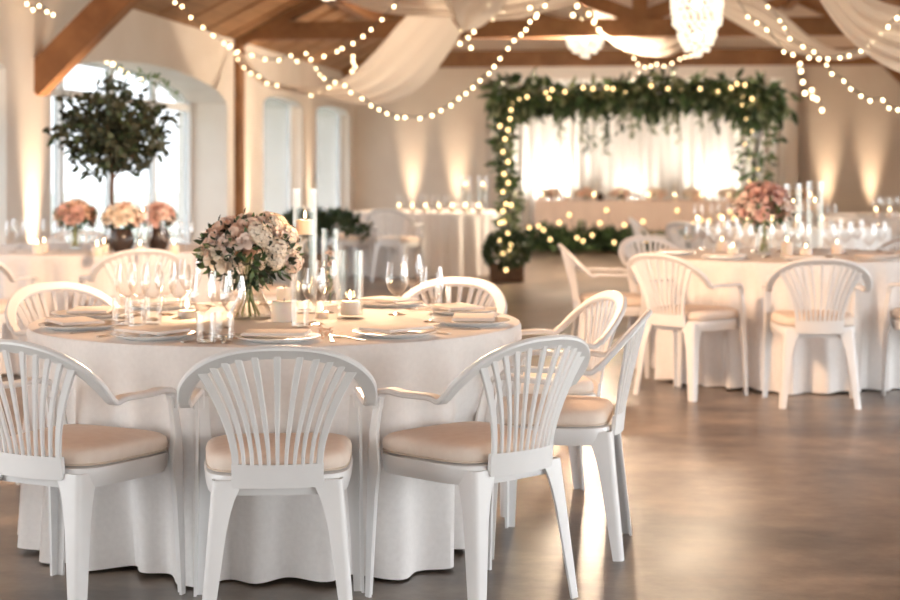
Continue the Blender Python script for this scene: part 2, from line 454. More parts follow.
# ------------------------------------------------------------------ round tables
ZT = .757
def cloth_bm(R=.888, seed=1, N=300, chairs=()):
    rnd = random.Random(seed); bm = bmesh.new()
    def limit(a, z):                               # how far out the cloth can hang before a chair's front holds it back
        yl = .238 if z < .45 else (.238-.05*(z-.45)/.12 if z < .57 else (.19 if z < .665 else -9))
        best = 9
        for dx, dy, rot in chairs:
            c, s_ = math.cos(rot), math.sin(rot); r = 1.05
            while r > .7:
                px, py = r*math.cos(a)-dx, r*math.sin(a)-dy
                lx, ly = px*c+py*s_, -px*s_+py*c
                if abs(lx) < .31 and -.3 < ly < yl: best = min(best, r)
                r -= .005
        return best
    waves = [(rnd.randint(25, 29), rnd.uniform(0, 6.28), 1.0), (rnd.randint(14, 18), rnd.uniform(0, 6.28), .6), (rnd.randint(6, 9), rnd.uniform(0, 6.28), .4)]
    prof = [(R*.35,0,0),(R*.7,0,0),(R*.93,0,0),(R-.014,0,0),(R-.004,-.004,0),(R+.001,-.014,.02)]
    for i in range(1, 16):
        t = i/15; prof.append((R+.004+.05*t**1.3, -.014-(ZT-.026)*t, (.02+.98*t**.6)))
    rings = []
    if chairs:
        raw = [[limit(2*PI*i/N, .045*k+.02)-.006 for k in range(17)] for i in range(N)]
        raw = [[min(x, 1.02) for x in q] for q in raw]
        mn = [[min(raw[(i+d) % N][k] for d in range(-4, 5)) for k in range(17)] for i in range(N)]
        lim = [[sum(mn[(i+d) % N][k] for d in range(-4, 5))/9 for k in range(17)] for i in range(N)]
    for r, dz, am in prof:
        ring = []
        for i in range(N):
            a = 2*PI*i/N; w = sum(k*math.sin(n*a+p+.5*math.sin(3*a)) for n, p, k in waves)
            w = max(-1, min(1, w/1.5))
            rr = r
            if chairs and am > .015: rr = min(rr, lim[i][min(int((ZT+dz)/.045), 16)])
            rr -= am*.064*(1-w)-am*.012
            ring.append(bm.verts.new((rr*math.cos(a), rr*math.sin(a), ZT+dz+(.006*am*math.sin(9*a+1) if am > .9 else 0))))
        rings.append(ring)
    for a, b in zip(rings, rings[1:]):
        for i in range(N): bm.faces.new((a[i], b[i], b[(i+1)%N], a[(i+1)%N]))
    bm.faces.new(rings[0]); return bm
def round_table(x, y, tlabel, clabel, seed, table=True):
    if table:
        t = thing('round_table', tlabel, 'table', (x, y, 0))
        bm = bmesh.new(); lathe(bm, [(.78,.725),(.785,.73),(.785,.748),(.78,.753)], 48, cap0=True, cap1=True); link('tabletop', bm, 'boards', t)
        bm = bmesh.new(); lathe(bm, [(.3,0),(.3,.02),(.06,.06),(.05,.4),(.06,.72)], 24, cap1=True); link('pedestal', bm, 'black_metal', t)
    near = [(q[0]-x, q[1]-y, q[2]) for q in CHAIRS if math.hypot(q[0]-x, q[1]-y) < 1.6]
    o = link('tablecloth', cloth_bm(seed=seed, chairs=near), 'white_cloth'); o.location = (x, y, 0); tag(o, clabel, 'tablecloth', 'floor-length white tablecloths'); return o

# ------------------------------------------------------------------ table ware prototypes
def wine_parts():
    P = []
    bm = bmesh.new(); lathe(bm, [(0,0),(.033,0),(.034,.002),(.02,.005),(.006,.010)], 20); P.append(('foot', bm))
    bm = bmesh.new(); lathe(bm, [(.006,.010),(.0042,.03),(.004,.062),(.008,.074)], 10, cap0=False); P.append(('stem', bm))
    bm = bmesh.new(); lathe(bm, [(.008,.074),(.024,.084),(.037,.104),(.043,.128),(.0425,.155),(.038,.185),(.0355,.200),(.0347,.200)], 24, cap0=False); P.append(('bowl', bm))
    return P
WINE = None
def wine(p, label, group, s=1.0):
    global WINE
    if WINE is None:
        WINE = thing('wine_glass', 'x', 'glass')
        for n, bm in wine_parts(): link(n, bm, 'clear_glass', WINE)
        o = WINE
    else: o = copy_tree(WINE)
    o.location = p; o.scale = (s, s, s); o.rotation_euler = (0, 0, random.uniform(0, 6)); return tag(o, label, 'glass', group)
FARW = None
def far_wine(p, label, group, s=1.0):
    global FARW
    if FARW is None:
        bm = bmesh.new()
        lathe(bm, [(0,0),(.033,0),(.034,.002),(.006,.010),(.004,.062),(.008,.074),(.024,.084),(.037,.104),(.043,.128),(.0425,.155),(.0355,.200)], 16)
        FARW = link('wine_glass', bm, 'clear_glass'); o = FARW
    else: o = FARW.copy(); C.objects.link(o)
    o.location = p; o.scale = (s, s, s); return tag(o, label, 'glass', group)
TUM = None
def tumbler(p, label, group):
    global TUM
    if TUM is None:
        bm = bmesh.new(); lathe(bm, [(0,.004),(.026,.004),(.0285,.0),(.031,.02),(.033,.095),(.0315,.095),(.029,.012),(0,.010)], 24, cap0=False)
        TUM = link('water_tumbler', bm, 'clear_glass'); o = TUM
    else: o = TUM.copy(); C.objects.link(o)
    o.location = p; return tag(o, label, 'glass', group)
PLATE = None
def plate(p, label, group):
    global PLATE
    if PLATE is None:
        bm = bmesh.new(); lathe(bm, [(.0,.004),(.08,.004),(.085,.002),(.09,.0),(.095,.002),(.138,.015),(.140,.018),(.136,.019),(.096,.008),(.09,.007),(0,.007)], 40, cap0=False)
        PLATE = link('dinner_plate', bm, 'porcelain')
        o = PLATE
    else: o = PLATE.copy(); C.objects.link(o)
    o.location = p; return tag(o, label, 'plate', group)
NAP = None
def napkin(p, deg, label, group):
    global NAP
    if NAP is None:
        bm = bmesh.new()
        for k in range(2): rbox(bm, (-.105+.004*k, -.075+.003*k, .0045*k), (.105-.003*k, .075-.002*k, .0045*k+.005), .002, 2)
        for v in bm.verts: v.co.z += .004*(abs(v.co.x)/.12)**2
        NAP = link('napkin', bm, 'napkin'); o = NAP
    else: o = NAP.copy(); C.objects.link(o)
    o.location = p; o.rotation_euler = (0, 0, math.radians(deg)); return tag(o, label, 'napkin', group)
FORK = KNIFE = None
def cutlery(kind, p, deg, label, group):
    global FORK, KNIFE
    src = FORK if kind == 'fork' else KNIFE
    if src is None:
        src = thing(kind, 'x', 'cutlery')
        bm = bmesh.new(); P = [V(0, -.10, .003), V(0, -.04, .004), V(0, .02, .006), V(0, .035, .006)]
        sweep(bm, P, [rsec(.016,.003), rsec(.010,.003), rsec(.006,.003), rsec(.006,.003)], V(1,0,0)); link('handle', bm, 'steel', src)
        bm = bmesh.new()
        if kind == 'fork':
            sweep(bm, [V(0,.035,.006), V(0,.05,.004), V(0,.065,.004)], [rsec(.007,.002), rsec(.022,.002), rsec(.023,.002)], V(1,0,0))
            for i in range(4): rbox(bm, (-.0115+.0065*i, .062, .003), (-.0085+.0065*i, .10, .005), .0007, 1)
        else:
            sweep(bm, [V(0,.035,.005), V(.003,.06,.005), V(.003,.10,.005), V(0,.125,.005)], [rsec(.007,.0022), rsec(.018,.0016), rsec(.018,.0012), rsec(.004,.001)], V(1,0,0))
        link('tines' if kind == 'fork' else 'blade', bm, 'steel', src)
        if kind == 'fork': FORK = src
        else: KNIFE = src
        o = src
    else: o = copy_tree(src)
    o.location = p; o.rotation_euler = (0, 0, math.radians(deg)); return tag(o, label, 'cutlery', group)
def candle(name, p, r, h, label, group=None, lit=True, fs=1.0):
    t = thing(name, label, 'candle', p, 0, group)
    bm = bmesh.new(); lathe(bm, [(0,0),(r*.97,0),(r,.004),(r,h-.005),(r*.93,h),(r*.5,h-.004),(0,h-.005)], 24, cap0=False); link('wax', bm, 'candle_wax', t)
    bm = bmesh.new(); tube(bm, [(0,0,h-.006),(.001,0,h+.010)], .0012, 5); link('wick', bm, 'wick', t)
    if lit:
        fs *= .62
        bm = bmesh.new(); lathe(bm, [(0,.0),(.005*fs,.006*fs),(.0065*fs,.014*fs),(.004*fs,.026*fs),(0,.038*fs)], 10, (0,0,h+.006)); link('flame', bm, 'flame', t)
    return t
def cylinder_vase(name, p, r, h, label, water=0, group=None):
    t = thing(name, label, 'vase', p, 0, group)
    bm = bmesh.new(); lathe(bm, [(0,.0),(r,.0),(r,h),(r-.004,h),(r-.004,.012),(0,.012)], 32, cap0=False); link('glass_wall', bm, 'cylinder_glass', t)
    if water:
        bm = bmesh.new(); lathe(bm, [(0,.013),(r-.006,.013),(r-.006,water),(0,water)], 28, cap0=False); link('water', bm, 'water', t)
    return t

# ------------------------------------------------------------------ flowers
def rose_mesh(seed, R=1.0):
    rnd = random.Random(seed); bm = bmesh.new(); n = 15
    for i in range(n):
        t = (i+.5)/n; a = i*2.39996+rnd.uniform(-.2,.2); tilt = math.radians(6+92*t**1.0+rnd.uniform(-9,9))
        L = R*(.60+.62*t)*rnd.uniform(.8,1.15); W = R*(.34+.24*t)*rnd.uniform(.85,1.15)
        rad = V(math.cos(a), math.sin(a), 0); tan = V(-math.sin(a), math.cos(a), 0)
        axis = rad*math.sin(tilt)+V(0,0,1)*math.cos(tilt); inw = rad*math.cos(tilt)-V(0,0,1)*math.sin(tilt)
        g = []
        for v in range(5):
            vv = v/4; row = []
            for u in range(5):
                uu = -1+u/2
                w = W*math.sin(PI*(.12+.70*vv))**.8
                p = axis*(vv*L*(1-.10*uu*uu)) + tan*(uu*w) - inw*(.30*W*(uu*uu)) + inw*(.28*L*max(0, vv-.6)**1.5*2) + rad*.05*R
                p = p + V(0,0,-.25*R) + V(rnd.uniform(-1,1), rnd.uniform(-1,1), rnd.uniform(-1,1))*.03*R
                row.append(bm.verts.new(p))
            g.append(row)
        for v in range(4):
            for u in range(4): bm.faces.new((g[v][u], g[v][u+1], g[v+1][u+1], g[v+1][u]))
    return bm
def floret_mesh(seed, R=1.0):
    rnd = random.Random(seed); bm = bmesh.new()
    for i in range(60):
        z = 1-1.3*(i+.5)/60; a = i*2.39996; s = math.sqrt(max(0, 1-z*z)); n = V(s*math.cos(a), s*math.sin(a), z); c = n*R*rnd.uniform(.82,1.0)
        t = n.cross(V(.3,.5,.8)).normalized(); b = n.cross(t); a0 = rnd.uniform(0, 6)
        for q in range(4):
            aa = a0+q*PI/2; d = t*math.cos(aa)+b*math.sin(aa); leaf(bm, c, d+n*.35, n, R*.25, R*.24)
    bmesh.ops.create_icosphere(bm, subdivisions=1, radius=R*.55)
    return bm
BLOSSOM = {}
def blossom(parent, kind, mat, p, n, r, seed):
    key = (kind, mat, seed % 3)
    if key not in BLOSSOM:
        bm = rose_mesh(seed % 3+5) if kind == 'rose' else floret_mesh(seed % 3+11)
        o = link(kind, bm, mat, parent); BLOSSOM[key] = o
    else:
        o = BLOSSOM[key].copy(); C.objects.link(o); o.parent = parent
    q = n.to_track_quat('Z', 'Y') @ Matrix.Rotation(seed*1.7, 3, 'Z').to_quaternion()
    o.rotation_mode = 'QUATERNION'; o.rotation_quaternion = q; o.location = p; o.scale = (r, r, r); return o
def bouquet(name, c, rx, rz, mats, nb, br, label, group=None, leaves=160, stems=None, seed=3, leafmats=('leaf_dark','leaf_mid'), gap=None):
    """domed bouquet; c: dome centre; stems: (neck z, foot z, foot radius) below"""
    rnd = random.Random(seed); zb = stems[1] if stems else c.z-rz*.6
    t = thing(name, label, 'flowers', (c.x, c.y, zb), 0, group); up = c.z-zb
    for i in range(nb):
        z = 1-1.35*(i+.5)/nb; a = i*2.39996+rnd.uniform(-.15,.15); s = math.sqrt(max(0, 1-z*z))
        n = V(s*math.cos(a), s*math.sin(a), z)
        if gap and gap(n): continue
        p = V(n.x*rx*rnd.uniform(.86,1.0), n.y*rx*rnd.uniform(.86,1.0), up+n.z*rz*rnd.uniform(.86,1.0))
        m = mats(n, rnd) if callable(mats) else rnd.choice(mats)
        kind, m = m if isinstance(m, tuple) else ('rose', m)
        blossom(t, kind, m, p, (n+V(0,0,.2)).normalized(), br*rnd.uniform(.8,1.2), rnd.randint(0, 99))
    for k, lm in enumerate(leafmats):
        bm = bmesh.new()
        for i in range(leaves//len(leafmats)):
            n = rdir(rnd); n.z = n.z*.9-.05
            p = V(n.x*rx*rnd.uniform(.6,1.04), n.y*rx*rnd.uniform(.6,1.04), up+n.z*rz*rnd.uniform(.6,1.06))
            d = (n+rdir(rnd)*.7).normalized(); leaf(bm, p, d, rdir(rnd), rx*rnd.uniform(.2,.34), rx*rnd.uniform(.10,.16))
        if not stems and rz < .08:
            for v in bm.verts: v.co.z = max(v.co.z, up-.099+rnd.random()*.004)
        link('foliage', bm, lm, t)
    if stems:
        zn = stems[0]-zb
        for i in range(9):
            a = i*2*PI/9+.2; ft = stems[2]*rnd.uniform(.6,1.0)
            bm = bmesh.new()
            tube(bm, [(.06*rx*math.cos(a+2.4)+0, .06*rx*math.sin(a+2.4), up-rz*.2), (.012*math.cos(a+1.2), .012*math.sin(a+1.2), zn), (.5*ft*math.cos(a), .5*ft*math.sin(a), zn*.45), (ft*math.cos(a), ft*math.sin(a), .008)], .0034, 6)
            link('flower_stem', bm, 'stem_green' if i % 2 else 'stem_pale', t)
    return t

# ================================================================== PLACING: near table
T1 = V(-.63, 6.2, 0)
G1 = 'white armchairs around the near table'
chair(-1.14, 5.20, -28, 'white fan-back armchair at the near table, cut by the left picture edge', G1)
chair(-.510, 5.06, 5, 'white fan-back armchair at the near table seen squarely from behind', G1)
chair(.065, 5.25, 43, 'white fan-back armchair at the near table, turned three-quarters, right of the rear-view chair', G1)
chair(.365, 5.93, 80, 'white fan-back armchair seen side-on at the right of the near table', G1)
chair(.34, 6.68, 103, 'white armchair just behind the side-on chair, its slatted back facing the table', G1)
chair(-.11, 7.29, 150, 'white armchair behind the near table, back top showing beside the two wine glasses', G1)
chair(-1.47, 7.02, -135, 'white armchair behind the near table, back top showing above the stacked plates', G1)
chair(-1.78, 5.65, -64, 'white armchair at the near table, only its arm entering at the left edge', G1)
round_table(T1.x, T1.y, 'round table hidden under the nearest white floor-length cloth', 'floor-length white cloth on the nearest round table, peach-lit top and deep folds', 1)

GN = 'wine glasses on the near table'
glist = [('w',397,315),('w',432,322),('w',412,304),('w',126,318),('w',139,316),('w',152,320),('w',166,315),('w',180,319),('w',190,311),('w',203,334),('w',221,328),('w',233,336),('w',264,305),('w',314,324),('w',326,313),
         ('t',121,325),('t',137,328),('t',153,324),('t',206,343),('t',224,341),('t',300,327),('t',443,311)]
for kind, nm, gr in (('w','clear stemmed wine glass',GN), ('t','clear straight water tumbler','tumblers on the near table')):
    L = sorted([g for g in glist if g[0] == kind], key=lambda g: g[1])
    for i, g in enumerate(L):
        p = onz(g[1], g[2], ZT); lab = f'{nm}, {ORD[i]} from the left of those on the near round table'
        (wine(p, lab, gr) if kind == 'w' else tumbler(p, lab, gr))
seats = [(-64,'left-edge chair'),(-28,'chair cut by the left edge'),(6,'rear-view chair'),(38,'three-quarter chair'),(76,'side-on chair'),(112,'chair behind the side-on chair'),(148,'chair behind the two wine glasses'),(-135,'far chair at the back left'),(-100,'left side between two chairs')]
for a, nm in seats:
    x, y = around(T1.x, T1.y, a, .725)
    plate((x, y, ZT), f'white dinner plate set on the near table before the {nm}', 'dinner plates on the near table')
    napkin((x+.02*math.sin(a), y, ZT+.0195), a+12*math.sin(a*3), f'folded pale napkin lying on the plate before the {nm}', 'napkins on the near table')
    for kind, off in (('fork', -13.8), ('knife', 13.8)):
        x, y = around(T1.x, T1.y, a+off, .72)
        cutlery(kind, (x, y, ZT), a, f'steel {kind} beside the plate set before the {nm}', 'cutlery on the near table')

# centrepiece: flared vase with bouquet
p = onz(251, 318, ZT)
t = thing('flower_vase', 'clear waisted glass vase holding the blush bouquet on the near table', 'vase', p)
bm = bmesh.new(); lathe(bm, [(0,0),(.088,0),(.090,.006),(.078,.03),(.052,.075),(.033,.12),(.030,.14),(.038,.165),(.058,.195),(.056,.197),(.036,.166),(.028,.14),(.031,.12),(.050,.075),(.075,.03),(.084,.010),(0,.008)], 36, cap0=False); link('glass_body', bm, 'clear_glass', t)
bm = bmesh.new(); lathe(bm, [(0,.0095),(.074,.0105),(.070,.034),(.048,.074),(0,.075)], 30, cap0=False); link('water', bm, 'water', t)
def cm(n, rnd):
    if n.x > .25: return rnd.choice([('hydrangea_head','rose_blush'),('hydrangea_head','rose_cream'),'rose_blush'])
    if n.x < -.25 and n.z < .25: return rnd.choice(['rose_cream','rose_peach','rose_cream'])
    return rnd.choice(['rose_peach','rose_blush','rose_peach','rose_pink'])
def gp(n): return (-.42 < n.x < .36 and -.6 < n.z < .42 and n.y < 0 and not (abs(n.x+.05) < .12 and n.z > .25)) or n.z > .93 or (n.z < -.05 and abs(n.x) < .5)
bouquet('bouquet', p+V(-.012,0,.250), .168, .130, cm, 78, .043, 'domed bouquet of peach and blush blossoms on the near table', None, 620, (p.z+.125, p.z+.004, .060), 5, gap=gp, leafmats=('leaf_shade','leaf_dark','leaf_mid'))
# trailing leaf sprays are part of that bouquet's foliage; candles and cylinders
q = onz(305, 313, ZT); cylinder_vase('glass_cylinder', q, .047, .475, 'tallest clear glass cylinder beside the bouquet on the near table', .30)
candle('floating_candle', q+V(0,0,.301), .034, .055, 'lit cream candle floating high in the tallest glass cylinder', fs=1.3)
q = onz(330, 306, ZT); cylinder_vase('glass_cylinder', q, .034, .31, 'slim mid-height glass cylinder holding a blossom sprig on the near table')
t = thing('flower_sprig', 'pale blossom sprig with green leaves inside the slim glass cylinder', 'flowers', q+V(0,0,.013))
bm = bmesh.new(); tube(bm, [(0,0,0),(.004,.002,.1),(-.003,.0,.19)], .002, 5); link('flower_stem', bm, 'stem_green', t)
bm = bmesh.new()
for i in range(12): leaf(bm, V(0,0,.03+.010*i), V(math.cos(i*2.4)*.7, math.sin(i*2.4)*.7, .7), V(0,0,1), .032, .014)
link('foliage', bm, 'leaf_mid', t)
for i in range(3): blossom(t, 'rose', 'rose_blush', V((-.006,.007,0)[i], (.004,-.005,0)[i], .12+.04*i), V(.2*(i-1),-.4,.8).normalized(), .021, i)
q = onz(350, 318, ZT); cylinder_vase('glass_cylinder', q, .050, .25, 'wide open glass cylinder with a lit candle, nearest the two wine glasses')
candle('pillar_candle', q+V(0,0,.0125), .034, .050, 'lit pillar candle inside the wide open glass cylinder', fs=1.5)
candle('pillar_candle', onz(284, 321, ZT), .046, .072, 'squat cream pillar candle standing right of the flower vase', lit=False)
candle('pillar_candle', onz(284, 305, ZT), .030, .070, 'small pale candle just behind the squat cream pillar candle', lit=False)
q = onz(187, 318, ZT); candle('tealight_candle', q, .034, .028, 'glowing tealight candle among glasses left of the bouquet', fs=1.9)
candle('tealight_candle', onz(322, 318, ZT), .024, .022, 'small lit tealight at the foot of the slim cylinder', fs=1.0)
q = onz(341, 312, ZT)
# dried petals scattered by the edge
bm = bmesh.new(); rr = random.Random(4)
for i in range(60):
    c = onz(rr.gauss(322, 7), rr.gauss(335, 3), ZT); leaf(bm, c+V(0,0,.003+rr.random()*.012), V(rr.uniform(-1,1), rr.uniform(-1,1), rr.uniform(0,.7)), V(0,0,1), .016, .008)
o = link('dried_petals', bm, 'rose_peach'); o['kind'] = 'stuff'; tag(o, 'scattered dried petals near the cloth edge on the near table', 'petals')

# ================================================================== second table (right)
T2 = V(2.12, 10.65, 0)
G2 = 'white armchairs around the right-hand table'
chair(1.385, 9.80, -46, 'white armchair at the right-hand table, front left, turned toward it', G2)
chair(2.02, 9.44, -4, 'white armchair at the right-hand table seen squarely from behind', G2)
chair(2.80, 9.72, 33, 'white armchair at the right-hand table, cut by the right picture edge', G2)
chair(1.02, 10.75, -88, 'white armchair at the left side of the right-hand table, seen side-on', G2)
chair(1.52, 11.66, -148, 'white armchair behind the right-hand table, at its left, facing the camera', G2)
chair(3.0, 11.45, 140, 'white armchair behind the right-hand table, at its right, facing the camera', G2)
round_table(T2.x, T2.y, 'round table hidden under the white cloth right of the near table', 'floor-length white cloth on the round table at the right, behind bare floor', 5)
gl2 = [(692,253),(703,249),(713,255),(724,250),(735,256),(746,258),(755,252),(767,257),(779,252),(797,255),(804,257),(829,257),(845,254),(857,250),(869,257),(880,252),(732,247),(836,248)]
for i, g in enumerate(gl2):
    pass
for i, g in enumerate(sorted(gl2)):
    wine(onz(g[0], g[1], ZT), f'clear wine glass, {ORD[i]} from the left on the right-hand table', 'wine glasses on the right-hand table')
q = onz(764, 255, ZT); cylinder_vase('flower_vase', q, .05, .17, 'clear straight vase under the dusky pink bouquet on the right-hand table', .1)
bouquet('bouquet', q+V(0,0,.30), .165, .14, ['rose_pink','rose_pink','rose_blush','rose_peach'], 30, .062, 'dusky pink bouquet with dark leaves on the right-hand table', None, 220, (q.z+.15, q.z+.014, .03), 9, gap=lambda n: n.y < -.2 and abs(n.x) < .3 and -.3 < n.z < .4)
for i, (px, py, h) in enumerate([(793,252,.44),(815,250,.45)]):
    q = onz(px, py, ZT); cylinder_vase('glass_cylinder', q, .052, h, ('left','right')[i]+' one of the two tall glass cylinders on the right-hand table', .26)
    candle('floating_candle', q+V(0,0,.261), .034, .05, 'lit candle floating in the '+('left','right')[i]+' tall cylinder on the right-hand table', fs=1.4)
for i, (px, py) in enumerate([(733,258),(787,256),(806,259),(837,254),(722,251)]):
    candle('votive_candle', onz(px, py, ZT), .036, .06 if i != 1 else .085, f'lit votive candle, {ORD[[1,2,3,4,0][i]]} from the left on the right-hand table', 'votive candles on the right-hand table', fs=1.2)
for a in (-42,-4,33,-88,70):
    x, y = around(T2.x, T2.y, a, .73); nm = {-42:'front left chair',-4:'rear-view chair',33:'edge-cut chair',-88:'side-on chair',70:'right-hand side'}[a]
    plate((x, y, ZT), f'white dinner plate on the right-hand table before its {nm}', 'dinner plates on the right-hand table')
    napkin((x, y, ZT+.0195), a, f'pale folded napkin on the right-hand table before its {nm}', 'napkins on the right-hand table')

# ================================================================== left table with the little tree
T3 = V(-2.45, 11.45, 0)
G3 = 'white armchairs around the left table'
chair(-1.96, 10.36, 26, 'white armchair at the left table, its arched back just above the near wine glasses', G3)
chair(-2.80, 10.25, -14, 'white armchair at the left table, one arm entering at the left edge', G3)
chair(-2.75, 12.62, -166, 'white armchair behind the left table, back top seen left of the pink flowers', G3)
chair(-1.30, 11.55, 92, 'white armchair at the right side of the left table behind the bouquet', G3)
round_table(T3.x, T3.y, '', 'floor-length white cloth on the left table under the leafy tree', 8, table=False)
p = onz(112, 249.2, ZT)
t = thing('centrepiece_tree', 'dark leafy ball-crowned tree standing on the left table', 'tree', p)
bm = bmesh.new(); lathe(bm, [(0,0),(.06,0),(.075,.06),(.07,.065),(0,.06)], 20, cap0=False); link('pot', bm, 'pot', t)
bm = bmesh.new(); tube(bm, catmull([(0,0,.05),(.008,0,.2),(-.004,.01,.35),(.005,0,.55),(0,0,.75)], 5), .014, 8); link('trunk', bm, 'bark', t)
rr = random.Random(21)
for i in range(9):
    a = i*2.4; e = V(.3*math.cos(a), .3*math.sin(a), .62+.32*rr.random())
    bm = bmesh.new(); tube(bm, [(0,0,.46+.02*i),(e.x*.5, e.y*.5, (e.z+.5)*.5+.05), tuple(e)], [.008,.006,.003], 5); link('branch', bm, 'bark', t)
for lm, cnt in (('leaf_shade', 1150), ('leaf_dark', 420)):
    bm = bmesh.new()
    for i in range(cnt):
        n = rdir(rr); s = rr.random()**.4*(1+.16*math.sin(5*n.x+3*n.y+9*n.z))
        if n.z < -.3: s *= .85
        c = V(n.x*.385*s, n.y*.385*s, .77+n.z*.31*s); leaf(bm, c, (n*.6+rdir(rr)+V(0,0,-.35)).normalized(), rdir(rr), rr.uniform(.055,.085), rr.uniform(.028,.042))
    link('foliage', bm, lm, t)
bm = bmesh.new()                                   # long twigs over the crown
for i in range(5):
    a = -.6+.5*i; P = catmull([(0,0,.85),(.15*math.cos(a+1), .05, 1.08),(.30*math.cos(a), .08, 1.12+.02*i),(.42*math.cos(a),.1,1.0)], 4); tube(bm, P, .003, 4)
    for j in range(3, len(P)): leaf(bm, P[j], rdir(rr), rdir(rr), .05, .022)
link('twig', bm, 'leaf_mid', t)
for i, (px, py, pal, r) in enumerate([(75,250,['rose_peach','rose_pink','rose_peach'],.125),(122,252,['rose_peach','rose_cream'],.115),(158,250,['rose_pink','rose_blush'],.11)]):
    nm = ['peach and pink','peach and dark-leaved','small pink-topped'][i]
    q = onz(px, py, ZT); dk = i > 0
    if dk:
        v = thing('flower_vase', f'dark round vase under the {nm} flowers on the left table', 'vase', q)
        bm = bmesh.new(); lathe(bm, [(0,0),(.05,0),(.075,.05),(.078,.10),(.06,.14),(.055,.15),(.05,.145),(0,.12)], 24, cap0=False); link('body', bm, 'dark_vase', v)
    else: cylinder_vase('flower_vase', q, .045, .15, f'clear glass vase under the {nm} flowers on the left table', .08)
    bouquet('bouquet', q+V(0,0,.225), r, r*.72, pal, 18, .052, f'{nm} bouquet on the left table, {["left","below","right"][i]} of the tree trunk', 'bouquets on the left table', 300, (q.z+.10, q.z+.014, .025) if not dk else None, 30+i, leafmats=('leaf_dark',) if dk else ('leaf_dark','leaf_mid'))
gl3 = [(18,248),(30,251),(48,249),(60,252),(92,254),(100,250),(137,251),(146,254),(175,250),(187,253),(12,252),(168,254)]
for i, g in enumerate(sorted(gl3)):
    far_wine(onz(g[0], g[1], ZT), f'clear wine glass, {ORD[i]} from the left on the left table', 'wine glasses on the left table')
for i, (px, py) in enumerate(sorted([(37,254),(44,252),(97,256),(104,253),(140,255),(174,254)])):
    candle('votive_candle', onz(px, py, ZT), .032, .055, f'lit votive candle, {ORD[i]} from the left on the left table', 'votive candles on the left table', fs=1.5)
for i, (px, py) in enumerate([(134,249),(143,251)]):
    q = onz(px, py, ZT); cylinder_vase('glass_cylinder', q, .045, .38, ('left','right')[i]+' one of two tall cylinders right of the tree trunk', .2)
    candle('floating_candle', q+V(0,0,.201), .032, .05, 'lit candle floating in the '+('left','right')[i]+' cylinder by the tree trunk', fs=1.3)

# ================================================================== middle table before the arch, table behind the right one, far right table
def far_table(c, seed, clabel, where, chairs, nglass, ncan, pxs, group_pre):
    for i, (a, lab) in enumerate(chairs):
        x, y = around(c.x, c.y, a, 1.16); chair(x, y, a+random.uniform(-6,6), lab, 'white armchairs '+group_pre)
    round_table(c.x, c.y, '', clabel, seed, table=False)
    rr = random.Random(seed); a0, a1 = pxs
    for i in range(nglass):
        px = a0+(a1-a0)*(i+.5)/nglass; Y = c.y+rr.uniform(-.5,.35)
        far_wine(V((px-450)/F*Y, Y, ZT), f'tiny clear wine glass, {ORD[i]} from the left {where}', 'wine glasses '+where)
    for i in range(ncan):
        px = a0+(a1-a0)*(i+.3)/ncan; Y = c.y-.62
        candle('votive_candle', V((px-450)/F*Y, Y, ZT), .034, .06, f'glowing votive candle, {ORD[i]} from the left {where}', 'votive candles '+where, fs=1.8)
TM = V(-.28, 20.35, 0)
far_table(TM, 12, 'white cloth on the round table standing left of the garlanded column', 'on the table left of the column',
    [(-16,'white armchair before the table left of the column, seen from behind'),(-52,'white armchair at the front left of the table left of the column'),(-95,'white armchair at the left side of the table left of the column'),(160,'white armchair behind the table left of the column')], 8, 7, (395, 488), 'at the table left of the column')
for i, px in enumerate((466, 483)):
    q = V((px-450)/F*20.1, 20.1, ZT); cylinder_vase('glass_cylinder', q, .06, .42, ('left','right')[i]+' tall cylinder on the table left of the column', .25)
    candle('floating_candle', q+V(0,0,.251), .04, .05, 'lit candle in the '+('left','right')[i]+' cylinder on the table left of the column', fs=1.8)
TB = V(3.15, 15.7, 0)
far_table(TB, 14, 'white cloth on the round table half hidden behind the right-hand table', 'on the table behind the right-hand one',
    [(-100,'white armchair left of the table half hidden behind the right-hand one'),(-50,'white armchair at the front left of the half hidden table'),(120,'white armchair behind the half hidden table at its right')], 9, 6, (690, 840), 'at the half hidden table')
TR = V(5.0, 18.7, 0)
far_table(TR, 16, 'white cloth on the far table at the right picture edge', 'on the far table at the right edge',
    [(-60,'white armchair at the left of the far table at the right edge')], 3, 2, (872, 899), 'at the far table on the right edge')
for i, px in enumerate((868, 884)):
    Y = 18.2; q = V((px-450)/F*Y, Y, ZT); plate(q, ('left','right')[i]+' white plate on the far table at the right edge', 'dinner plates on the far table at the right edge'); napkin(q+V(0,0,.0195), 20+30*i, 'folded napkin on the '+('left','right')[i]+' plate at the right edge', 'napkins on the far table')
# dark plant by the far left windows
t = thing('potted_plant', 'dark arching plant in a pot below the far left windows', 'plant', (-1.40, 17.4, 0))
bm = bmesh.new(); lathe(bm, [(0,0),(.13,0),(.18,.38),(.19,.40),(.17,.40),(.16,.34),(0,.33)], 24, cap0=False); link('pot', bm, 'pot', t)
rr = random.Random(5)
for i in range(9):
    a = i*.75; e = .38+.1*rr.random(); P = catmull([(0,0,.34),(.12*math.cos(a),.1*math.sin(a),.66),(e*.6*math.cos(a)+.05, e*.4*math.sin(a), .80),(e*math.cos(a)+.12, e*.5*math.sin(a), .58+.1*rr.random())], 5)
    bm = bmesh.new(); tube(bm, P, .006, 5)
    for p in P[5:]:
        for j in range(7): leaf(bm, p, rdir(rr), rdir(rr), .10, .045)
    link('branch', bm, 'leaf_dark', t)

